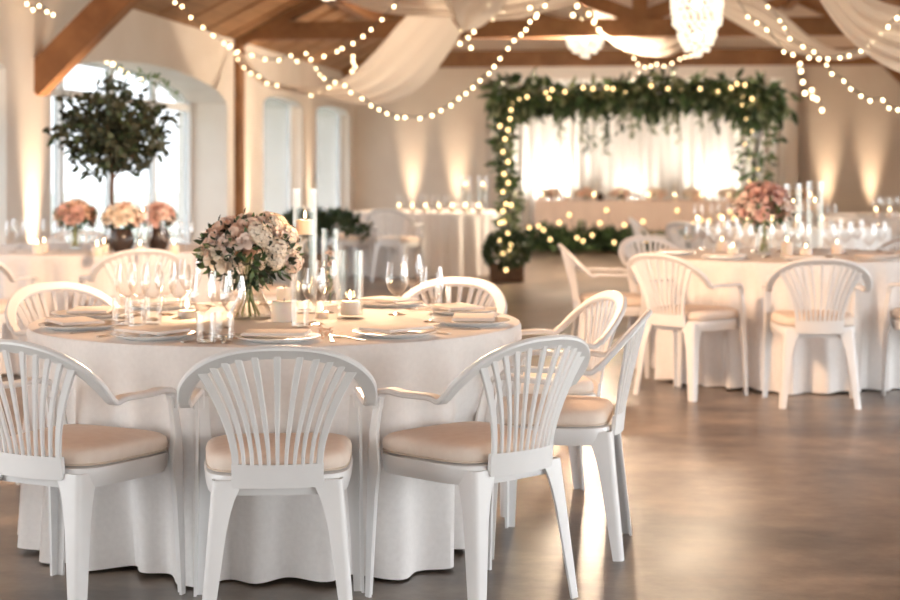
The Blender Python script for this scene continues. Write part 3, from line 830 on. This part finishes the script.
# ================================================================== floral arch
AY = 19.3; ax0 = (506-450)/F*AY; ax1 = (756-450)/F*AY; AZ = 2.08
t = thing('wedding_arch', 'pale freestanding arch frame carrying greenery before the white curtain', 'arch', ((ax0+ax1)/2, AY, 0)); hw = (ax1-ax0)/2
for s in (-1, 1):
    bm = bmesh.new(); rbox(bm, (s*hw-.045,-.045,0), (s*hw+.045,.045,AZ+.1), .008); po = link('post', bm, 'white_paint', t, smooth=False)
    bm = bmesh.new(); rbox(bm, (s*hw-.17,-.17,0), (s*hw+.17,.17,.02), .004); link('base_plate', bm, 'white_paint', po, smooth=False)
bm = bmesh.new(); rbox(bm, (-hw-.08,-.05,AZ+.02), (hw+.08,.05,AZ+.11), .008); link('crossbar', bm, 'white_paint', t, smooth=False)
def garland(name, label, path, rad, dens, mats, seed, droop=.3, L=(.12,.2), group=None, loc=None):
    """greenery along a path; rad(t) radius"""
    rr = random.Random(seed); P = catmull(path, 12); loc = loc or P[0].copy(); loc = V(loc.x, loc.y, min(p.z for p in P))
    t = thing(name, label, 'garland', loc, 0, group)
    bm = bmesh.new(); tube(bm, [p-loc for p in P], .012, 6); link('vine', bm, 'bark', t)
    for lm, cnt in mats:
        bm = bmesh.new()
        for i in range(int(dens*cnt)):
            f = rr.random(); k = min(int(f*(len(P)-1)), len(P)-2); p = P[k].lerp(P[k+1], f*(len(P)-1)-k)-loc
            n = rdir(rr); q = p+n*rad(f)*rr.random()**.5
            d = (n+V(0,0,-droop)+rdir(rr)*.6).normalized(); l = rr.uniform(*L); 
            if q.z+loc.z+d.z*l < .01: q.z = .02-loc.z+abs(d.z*l)
            leaf(bm, q, d, rdir(rr), l, l*.42)
        link('foliage', bm, lm, t)
    return t, P
top = [(ax0-.06,AY-.05,AZ+.0),(ax0+.35,AY-.08,AZ+.0),(ax0+.95,AY-.08,AZ-.02),(ax0+1.5,AY-.08,AZ+.06),(ax0+2.1,AY-.08,AZ+.05),(ax0+2.6,AY-.08,AZ),(ax1+.12,AY-.06,AZ-.08)]
bump_f = lambda f: .13+.11*max(0, math.sin(f*12.5+.6))+.12*(f > .8)
tg, _ = garland('leaf_garland', 'thick dark green garland along the top of the arch', top, bump_f, 1050, [('leaf_dark',.9),('leaf_mid',.6),('leaf_pale',.45)], 41, .7)
rr = random.Random(77)                                # hanging sprays of that garland
for i in range(26):
    f = rr.random(); x = ax0+.1+2.6*f; l = rr.uniform(.15,.42)+.15*(abs(f-.32) < .12)
    bm = bmesh.new(); o = V(x, AY-.12+rr.uniform(-.1,.1), AZ-.1)-tg.location
    tube(bm, [o, o+V(.02,-.01,-l*.5), o+V(rr.uniform(-.05,.05),0,-l)], .004, 4)
    for j in range(12): leaf(bm, o+V(0,0,-l*j/12), (rdir(rr)*.8+V(0,0,-.8)).normalized(), rdir(rr), .10, .035)
    link('trailing_spray', bm, ['leaf_mid','leaf_pale','leaf_dark'][i % 3], tg)
g2, _ = garland('leaf_garland', 'slim leafy garland winding down the left post of the arch', [(ax0,AY-.06,AZ-.05),(ax0-.05,AY-.08,1.5),(ax0+.04,AY-.08,.9),(ax0-.02,AY-.08,.35)], lambda f: .08+.05*f, 480, [('leaf_mid',.5),('leaf_pale',.55),('leaf_dark',.35)], 42, .2, (.08,.14))
g3, _ = garland('leaf_garland', 'loose airy garland hanging down the right post of the arch', [(ax1,AY-.07,AZ-.05),(ax1+.05,AY-.10,1.7),(ax1-.06,AY-.09,1.3),(ax1+.02,AY-.10,.85),(ax1,AY-.08,.3)], lambda f: .26-.12*f, 210, [('leaf_mid',.75),('leaf_pale',.45),('leaf_dark',.25)], 43, .6, (.09,.15))
t = thing('potted_shrub', 'dark bushy shrub in a crate at the foot of the left arch post', 'plant', (ax0, AY-.22, 0))
bm = bmesh.new(); rbox(bm, (-.19,-.10,0),(.19,.12,.20),.01); link('crate', bm, 'bark', t)
bm = bmesh.new()
for i in range(420):
    n = rdir(rr); c = V(n.x*.20, n.y*.15, .34+n.z*.18); leaf(bm, c, (n+rdir(rr)*.6).normalized(), rdir(rr), .10, .05)
for v in bm.verts: v.co.z = max(v.co.z, .04)
link('foliage', bm, 'leaf_dark', t)

# ------------------------------------------------------------------ bulbs
BULBS = {}
def bulb(parent, p, r, mat, nm='bulb', cap=True):
    key = (r, mat)
    if key not in BULBS:
        bm = bmesh.new(); ball(bm, (0,0,-r*1.2), r, 10, 7, 1.15); BULBS[key] = link(nm, bm, mat, parent); o = BULBS[key]
        if cap:
            bm = bmesh.new(); lathe(bm, [(0,-.3*r),(.5*r,-.2*r),(.5*r,.7*r),(0,.8*r)], 8, cap0=False); link('socket', bm, 'cable', o)
    else:
        s = BULBS[key]; o = s.copy(); C.objects.link(o); o.parent = parent
        for ch in s.children: c = ch.copy(); C.objects.link(c); c.parent = o
    o.location = p; return o
def string_lights(pts, label, r=.0125, group='festoon strings under the roof', mat='bulb_glow', name='string_light', extra=None):
    P = [at(*q) for q in pts]; loc = P[0].copy()
    t = thing(name, label, 'string lights', loc, 0, group)
    path = [p-loc for p in catmull([tuple(p) for p in (([at(*extra[0])] if extra and extra[0] else [])+P+([at(*extra[1])] if extra and extra[1] else []))], 4)]
    bm = bmesh.new(); tube(bm, path, .005, 5); link('wire', bm, 'cable', t)
    for p in P: bulb(t, p-loc, r, mat)
    return t
def dep(pts, y0, y1):
    n = len(pts); return [(a, b, y0+(y1-y0)*i/(n-1)) for i, (a, b) in enumerate(pts)]
string_lights(dep([(175,1),(182,5),(191,16),(203,26),(213,34),(224,42),(229,46),(236,52)], 16.2, 19.6), 'short light string coming from the top edge to the wall post', extra=((160,-14,15.6),None))
string_lights(dep([(231,44),(238,50),(252,54),(265,58),(279,59),(291,54),(297,60),(306,52),(311,58),(324,55),(337,50),(342,47),(353,42),(363,35),(371,28),(382,18),(394,5)], 19.5, 16.0), 'light string rising from the wall post to the top edge', extra=(None,(406,-12,15.6)))
string_lights(dep([(238,58),(244,66),(251,72),(259,75),(267,82),(277,84),(311,94),(319,92),(329,86),(335,81)], 19.6, 19.0), 'faint light string sagging below the sheer drape by the wall post')
string_lights(dep([(311,58),(316,67),(320,73),(324,77),(345,84),(351,91),(362,97),(371,104),(379,108),(387,112),(397,116),(405,116),(420,117),(432,114),(441,109),(451,104),(459,97),(466,92),(473,86),(480,79),(489,72),(494,65),(500,57),(508,47),(514,39),(521,33),(526,28),(530,20),(537,13),(545,4)], 18.4, 14.5), 'long light string dipping lowest, just above the middle table', extra=(None,(556,-10,14)))
string_lights(dep([(748,15),(757,21),(767,28),(784,50),(793,53),(809,56),(819,57),(828,57),(840,56),(849,54),(861,49),(868,44),(873,40),(881,32),(888,25),(897,16)], 15, 12.5), 'light string dipping then rising to the right picture edge', extra=((738,0,15.3),(910,0,12)))
string_lights(dep([(768,5),(780,19),(785,26),(790,37),(803,45),(814,50),(819,56),(827,63),(832,72),(844,79),(851,87),(861,94),(870,99),(883,98),(889,106),(898,108)], 16, 13), 'light string falling toward the right picture edge', extra=((758,-10,16.4),(915,112,12.6)))
string_lights(dep([(800,62),(801,69),(803,80),(805,91),(812,88),(813,95),(817,97),(822,108)], 19, 18.6), 'short light string hanging beside the right end of the curtain', r=.02)
string_lights(dep([(607,35),(614,40),(625,48),(634,57),(638,63),(645,66),(651,65),(657,63),(664,65),(672,62),(680,58),(685,56),(690,55)], 20.5, 20.2), 'light string looping between the two chandeliers', extra=((596,26,20.6),(697,50,20)))
string_lights(dep([(81,49),(90,53),(98,57),(107,59),(113,62),(121,67),(127,72),(141,78)], 15.0, 17.2), 'light string running along the wall above the arched window', r=.017, extra=((60,40,14.3),(160,84,18)))
string_lights(dep([(27,2),(33,8),(39,4),(47,10),(53,13)], 13.0, 13.6), 'small knot of lights at the top of the left wall', r=.012)
string_lights(dep([(497,4),(503,11),(489,3),(482,12),(493,17),(530,6),(536,15)], 17.5, 17.0), 'sparse lights over the hanging fabric left of the small chandelier', r=.016)
string_lights(dep([(577,4),(573,13),(582,18),(589,12),(594,20),(599,28)], 19.9, 19.7), 'light string wound round the small chandelier chain', r=.02)
string_lights(dep([(460,42),(468,36),(474,30),(462,28),(471,46)], 17.4, 17.0), 'five faint lights against the sheer drape', r=.015)
string_lights(dep([(353,55),(353,60),(355,65),(352,70)], 22, 22), 'stub of four lights hanging behind the drape', r=.016)
fy = AY-.27
FL = 'fairy lights on the arch and greenery'
def fairy(pts, Y, label, r=.017):
    n = len(pts); P = [at(a, b, Y+.06*math.sin(i*2.1)) for i, (a, b) in enumerate(pts)]; loc = P[0].copy(); t = thing('fairy_light_string', label, 'string lights', loc, 0, FL)
    bm = bmesh.new(); tube(bm, [p-loc for p in P], .003, 4); link('wire', bm, 'cable', t)
    for p in P: bulb(t, p-loc, r, 'fairy_glow', cap=False)
fairy([(527,95),(546,91),(552,88),(549,96),(565,90),(583,86),(593,87),(607,86),(613,87),(625,91),(637,88),(651,84),(668,87),(681,87),(700,87),(718,90),(731,86),(737,82),(745,83),(743,94),(752,97)], fy, 'fairy lights twined through the top garland of the arch')
fairy([(519,98),(514,102),(511,108),(510,117),(508,128),(500,124),(505,137),(503,150),(508,160),(504,172),(508,181),(503,190),(506,202),(503,209),(511,203),(500,221),(504,220),(508,231),(499,238),(511,243),(509,248),(503,252),(510,264),(506,268)], fy, 'fairy lights running down the left post of the arch', .018)
fairy([(742,104),(746,118),(752,130),(745,143),(750,156),(758,168),(749,180)], fy, 'faint fairy lights in the right hanging garland', .010)

# ------------------------------------------------------------------ chandeliers and drapes
def chandelier(px, py, Y, tiers, label):
    p = at(px, py, Y); ztop = 4.6
    t = thing('chandelier', label, 'chandelier', p, 0, 'crystal chandeliers')
    bm = bmesh.new(); tube(bm, [(0,0,tiers[0][2]-.01),(0,0,ztop-p.z)], .007, 6); link('chain', bm, 'gold', t)
    rr = random.Random(int(px))
    for (R, z0, z1, dome) in tiers:
        bm = bmesh.new(); pts = [V(R*math.cos(2*PI*i/28), R*math.sin(2*PI*i/28), z1) for i in range(29)]; tube(bm, pts, .008, 5); link('ring', bm, 'gold', t)
        bm = bmesh.new(); nr = 7
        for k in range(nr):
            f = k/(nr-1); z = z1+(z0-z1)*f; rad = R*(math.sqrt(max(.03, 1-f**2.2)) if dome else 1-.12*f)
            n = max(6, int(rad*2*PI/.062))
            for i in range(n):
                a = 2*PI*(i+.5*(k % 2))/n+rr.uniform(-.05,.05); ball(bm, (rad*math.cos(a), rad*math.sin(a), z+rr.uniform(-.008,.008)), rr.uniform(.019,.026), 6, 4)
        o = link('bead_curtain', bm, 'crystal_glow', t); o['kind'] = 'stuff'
        bm = bmesh.new(); ball(bm, (0,0,(z0+z1)/2+.03), .04, 12, 8); link('bulb', bm, 'bulb_glow', t)
    return p
ch1 = chandelier(585, 40, 20.2, [(.225,-.19,.12,True)], 'smaller round crystal chandelier hanging before the white curtain')
ch2 = chandelier(697, 22, 14.3, [(.215,-.02,.26,False),(.155,-.27,-.02,True)], 'larger two-tier crystal chandelier at the top of the picture')
def drape(up, lo, Yu, Yl, label, seed, folds=5, n=40, m=16, depth=.05):
    """cloth between two sagging edges, given as (px,py); each edge runs at its own distance"""
    A = catmull([tuple(at(a, b, Yu[0]+(Yu[1]-Yu[0])*i/(len(up)-1))) for i, (a, b) in enumerate(up)], 10)
    B = catmull([tuple(at(a, b, Yl[0]+(Yl[1]-Yl[0])*i/(len(lo)-1))) for i, (a, b) in enumerate(lo)], 10)
    def samp(P, t):
        k = min(int(t*(len(P)-1)), len(P)-2); return P[k].lerp(P[k+1], t*(len(P)-1)-k)
    loc = samp(A, 0); bm = bmesh.new(); g = []
    for i in range(n+1):
        t = i/n; a, b = samp(A, t), samp(B, t); row = []
        for j in range(m+1):
            s = j/m; p = a.lerp(b, s); w = math.sin(s*PI*2*folds+seed+t*2.2)*depth*(.35+.65*math.sin(PI*min(1,max(0,t))))
            row.append(bm.verts.new(p-loc+V(0, w, -.25*abs(w)-.10*math.sin(PI*s)*(b-a).length*.5)))
        g.append(row)
    for i in range(n):
        for j in range(m): bm.faces.new((g[i][j], g[i][j+1], g[i+1][j+1], g[i+1][j]))
    o = link('ceiling_drape', bm, 'sheer'); o.location = loc
    return tag(o, label, 'drape', 'sheer ceiling drapes')
drape([(238,48),(268,80),(310,86),(345,76),(372,54),(405,17),(440,-14)], [(236,60),(264,84),(308,93),(360,103),(398,99),(430,78),(462,32)], (19.8,18.4), (19.8,17.0), 'broad sheer swag sweeping up from the wall post past the light strings', 1, 4)
drape([(462,32),(440,-14),(470,-30)], [(462,32),(484,24),(512,-4)], (17,16.6), (17,16.4), 'upper end of a sheer swag gathered above the broad one', 3, 2)
drape([(340,-8),(380,-6),(430,-4),(500,-10),(575,-22)], [(340,-2),(380,12),(440,17),(508,19),(578,2)], (17.8,17.4), (17.2,16.8), 'flat sheer band along the top edge left of the chandeliers', 5, 3)
drape([(594,2),(615,14),(645,17),(675,12),(700,-6)], [(596,28),(618,46),(648,56),(676,53),(704,26)], (20.6,20.6), (19.6,19.6), 'short sheer swag sagging between the two chandeliers', 2, 4)
drape([(722,-12),(757,-2),(785,16),(812,38),(842,50),(880,44)], [(706,6),(730,20),(760,37),(788,51),(820,58),(848,59),(882,52)], (18.4,17.6), (17.4,17.2), 'sheer swag descending right of the large chandelier', 4, 4)
drape([(852,-20),(872,-4),(905,6),(950,14)], [(812,-12),(838,26),(868,53),(905,72),(950,82)], (13.4,12.6), (12.8,12.2), 'wide sheer drape filling the top right corner', 6, 4)

# ================================================================== stage curtain, head table, uplights
cx = 0.0
def rm(px, Yr):                                    # room x of a picture column at room distance Yr
    k = (px-450)/F; return (k*math.cos(TH)-math.sin(TH))/(math.cos(TH)+k*math.sin(TH))*Yr
BYr = 27.9
x0, x1 = rm(491, BYr), rm(797, BYr); zt = 2.92
t = thing('stage_curtain', 'white pleated backdrop curtain with pale frame behind the arch', 'curtain', room((x0+x1)/2, BYr), -TH); hw = (x1-x0)/2
bm = bmesh.new(); box(bm, (-hw,-.05,zt-.22), (hw,.10,zt)); link('pelmet', bm, 'curtain_frame', t, smooth=False)
for s in (-1, 1):
    bm = bmesh.new(); box(bm, (s*hw-(.20 if s > 0 else 0),-.05,0), (s*hw+(0 if s > 0 else .20),.10,zt-.22)); link('side_panel', bm, 'curtain_frame', t, smooth=False)
npan = 4
for k in range(npan):
    a = -hw+.2+(2*hw-.4)*k/npan; b = a+(2*hw-.4)/npan; bm = bmesh.new(); N = 60; cols = []
    for i in range(N+1):
        f = i/N; x = a+(b-a)*f; w = .035*math.sin(f*PI*2*6+k)+.012*math.sin(f*41+k*2)
        cols.append([bm.verts.new((x, .06+w*(1 if z < zt-.3 else .7), z)) for z in (.01, .7, 1.5, 2.2, zt-.22)])
    for i in range(N):
        for j in range(4): bm.faces.new((cols[i][j], cols[i+1][j], cols[i+1][j+1], cols[i][j+1]))
    link('curtain_panel', bm, 'curtain', t)
HYr = 26.3; hx0, hx1 = rm(536, HYr), rm(815, HYr); hl = (hx1-hx0)/2; hc = (hx0+hx1)/2
o = None
bm = bmesh.new(); N = 260; rings = []
for z, fl in ((ZT,0),(ZT-.012,.1),(.5,.6),(.25,.85),(.012,1)):
    ring = []
    for i in range(N):
        t = i/N*4; sd = int(t); f = t-sd; hd = .38
        crn = [(-hl,-hd),(hl,-hd),(hl,hd),(-hl,hd),(-hl,-hd)]; a, b = crn[sd], crn[sd+1]
        x, y = a[0]+(b[0]-a[0])*f, a[1]+(b[1]-a[1])*f; nx, ny = ((0,-1),(1,0),(0,1),(-1,0))[sd]
        w = fl*(.02*math.sin((x+y)*26)+.012*math.sin((x-y)*47)+.02); ring.append(bm.verts.new((x+nx*w, y+ny*w, z)))
    rings.append(ring)
for a, b in zip(rings, rings[1:]):
    for i in range(N): bm.faces.new((a[i], b[i], b[(i+1)%N], a[(i+1)%N]))
bm.faces.new(rings[0])
o = link('tablecloth', bm, 'blush_cloth'); o.location = room(hc, HYr); o.rotation_euler = (0,0,-TH); tag(o, 'long blush pleated cloth on the head table before the white curtain', 'tablecloth')
rr = random.Random(99)
nch = 7
for i in range(nch):
    xx = hx0+.2+(2*hl-.4)*i/(nch-1); p = room(xx, HYr+.66); chair(p.x, p.y, 180-math.degrees(TH)+rr.uniform(-6,6), f'white armchair behind the head table, {ORD[i]} from the left', 'white armchairs behind the head table')
for i in range(8):
    xx = hx0+.22+(2*hl-.44)*i/7; p = room(xx, HYr-.20, ZT)
    bouquet('bouquet', p+V(0,0,.105), .15, .07, ['rose_blush','rose_peach','rose_cream'], 12, .065, f'low blush flower mound on the head table, {ORD[i]} from the left', 'flower mounds on the head table', 50, None, 60+i, leafmats=('leaf_pale',))
for i in range(11):
    xx = hx0+.1+(2*hl-.2)*i/10; p = room(xx, HYr-.33, ZT)
    candle('votive_candle', p, .032, .07, f'lit candle along the head table front, {ORD[i]} from the left', 'candles on the head table', fs=2.2)
for i in range(10):
    xx = hx0+.3+(2*hl-.5)*i/9; p = room(xx, HYr+.12, ZT); far_wine(p, f'tiny wine glass on the head table, {ORD[i]} from the left', 'wine glasses on the head table')
for i, px in enumerate((600, 621)):
    p = room(rm(px, HYr-.30), HYr-.30, ZT); v = thing('vase', 'small dark vase on the head table, '+('left','right')[i]+' of the pair', 'vase', p, 0, 'dark vases on the head table')
    bm = bmesh.new(); lathe(bm, [(0,0),(.045,0),(.065,.04),(.06,.08),(.03,.115),(.035,.13),(.028,.13),(0,.10)], 18, cap0=False); link('body', bm, 'dark_vase', v)
gp0, gp1 = room(rm(532, 25.5), 25.5), room(rm(800, 25.5), 25.5); pth = []
for i in range(6):
    f = i/5; q = gp0.lerp(gp1, f); pth.append((q.x, q.y, .13+.04*math.sin(i*2)))
garland('leaf_garland', 'dark green garland lying on the floor along the head table', pth, lambda f: .15+.05*math.sin(f*40), 1100, [('leaf_dark',1.0),('leaf_mid',.7)], 44, .0, (.13,.22))
n = 34; pts = []; 
for i in range(n):
    px = 528+(800-528)*(i+rr.uniform(-.4,.4))/n; pts.append((px, rr.uniform(208,241)))
fairy(pts, 25.0, 'fairy lights scattered through the floor garland at the head table', .021)

def uplight(xr, yr, face, label, w, blend=1.0, size=22, tilt=6, col=(1,.73,.49)):
    """floor can aimed up the wall; face: room direction towards that wall"""
    p = room(xr, yr); t = thing('uplight', label, 'uplight', p, 0, 'floor uplights')
    bm = bmesh.new(); lathe(bm, [(0,0),(.075,0),(.08,.01),(.08,.13),(.07,.14),(.066,.125),(0,.12)], 20, cap0=False); link('can', bm, 'black_metal', t)
    bm = bmesh.new(); lathe(bm, [(0,.122),(.064,.122),(.064,.126),(0,.126)], 18, cap0=False); link('lens', bm, 'lens_glow', t)
    ld = bpy.data.lights.new('uplight_beam', 'SPOT'); ld.energy = w; ld.color = col; ld.spot_size = math.radians(size); ld.spot_blend = blend; ld.shadow_soft_size = .05
    o = bpy.data.objects.new('uplight_beam', ld); C.objects.link(o); o.parent = t; o.location = (0,0,.15)
    d = (room(*face)-room(0,0)).normalized()*math.sin(math.radians(tilt))+V(0,0,math.cos(math.radians(tilt))); o.rotation_euler = d.to_track_quat('-Z', 'Y').to_euler()
UPW = 380
for px, nm in ((411,'left of the middle table'),(456,'right of the middle table'),(828,'just right of the curtain'),(872,'by the right picture edge')):
    uplight(rm(px, 28.22), 28.22, (0,1), 'black floor uplight against the back wall '+nm, UPW, size=26, tilt=5)
for yr, nm in ((13.05,'on the near pier beside the arched window'),(20.5,'on the pier behind the wall post'),(24.4,'on the narrow pier between the far windows')):
    uplight(-WX+.15, yr, (-1,0), 'black floor uplight at the left wall '+nm, 620 if yr < 15 else 300, size=32 if yr < 15 else 26, tilt=5)
for px, nm, cw in ((547,'left',430),(632,'middle (added fill light)',200),(716,'right',330)):  # middle uplight is added to brighten the curtain between the outer two
    uplight(rm(px, 27.38), 27.38, (0,1), f'floor uplight behind the head table washing the {nm} of the curtain', cw, size=84, tilt=12, col=(1,.93,.82))

# ================================================================== light
w = bpy.data.worlds.new('World'); bpy.context.scene.world = w; w.use_nodes = True
bg = w.node_tree.nodes['Background']; bg.inputs['Color'].default_value = (.93,.97,1.0,1); bg.inputs['Strength'].default_value = 6.4
def portal(p, d, sx, sy):
    ld = bpy.data.lights.new('daylight_opening', 'AREA'); ld.shape = 'RECTANGLE'; ld.size = sx; ld.size_y = sy; ld.cycles.is_portal = True
    o = bpy.data.objects.new('daylight_opening', ld); C.objects.link(o); o.location = p; o.rotation_euler = d.to_track_quat('-Z', 'Y').to_euler()
right = (room(1,0)-room(0,0)); fwd = (room(0,1)-room(0,0))
for a, b, si, sp, ri in LOPS: portal(room(-WX-.3, (a+b)/2, (si+sp+ri)/2), right, b-a, sp+ri-si)
for a, b, si, sp, ri in ROPS: portal(room(WX+.3, (a+b)/2, (si+sp+ri)/2), -right, b-a, sp+ri-si)
portal(room(0, Y0-.2, 1.2), fwd, 2.4, 2.4)
def point(p, wt, col=(1,.66,.36), r=.12):
    ld = bpy.data.lights.new('lamp', 'POINT'); ld.energy = wt; ld.color = col; ld.shadow_soft_size = r
    o = bpy.data.objects.new('lamp', ld); C.objects.link(o); o.location = p
point(ch1+V(0,0,-.3), 520, (1,.78,.56), .2); point(ch2+V(0,0,-.4), 70, (1,.78,.56), .3)
added_ch = chandelier(330, -60, 8.2, [(.215,-.02,.26,False),(.155,-.27,-.02,True)], 'added two-tier crystal chandelier out of view above the near table, warming its top'); point(added_ch+V(0,0,-.4), 360, (1,.66,.42), .2)  # unseen chandelier and lamp, added to warm the near tabletop
for px, py in ((350,303),(187,306),(310,230)): point(onz(350,318,ZT)+V((px-350)/275, 0, .08 if py > 240 else .4), 1.2, (1,.6,.28), .02)

# ================================================================== camera and view
cd = bpy.data.cameras.new('camera'); cam = bpy.data.objects.new('camera', cd); C.objects.link(cam)
cam.location = (0, 0, CH); cam.rotation_euler = (PI/2, 0, 0); cd.sensor_width = 36; cd.lens = F/900*36; cd.shift_y = -(300-HY)/900
cd.dof.use_dof = True; cd.dof.focus_distance = 5.0; cd.dof.aperture_fstop = (F/900*36/1000)/.021; cd.clip_end = 300
sc = bpy.context.scene; sc.camera = cam
sc.view_settings.view_transform = 'Standard'; sc.view_settings.look = 'None'; sc.view_settings.gamma = 1; sc.view_settings.exposure = 0.2
sc.cycles.use_denoising = True; sc.cycles.max_bounces = 10; sc.cycles.transparent_max_bounces = 24; sc.cycles.caustics_reflective = False; sc.cycles.caustics_refractive = False
sc.cycles.sample_clamp_indirect = 6
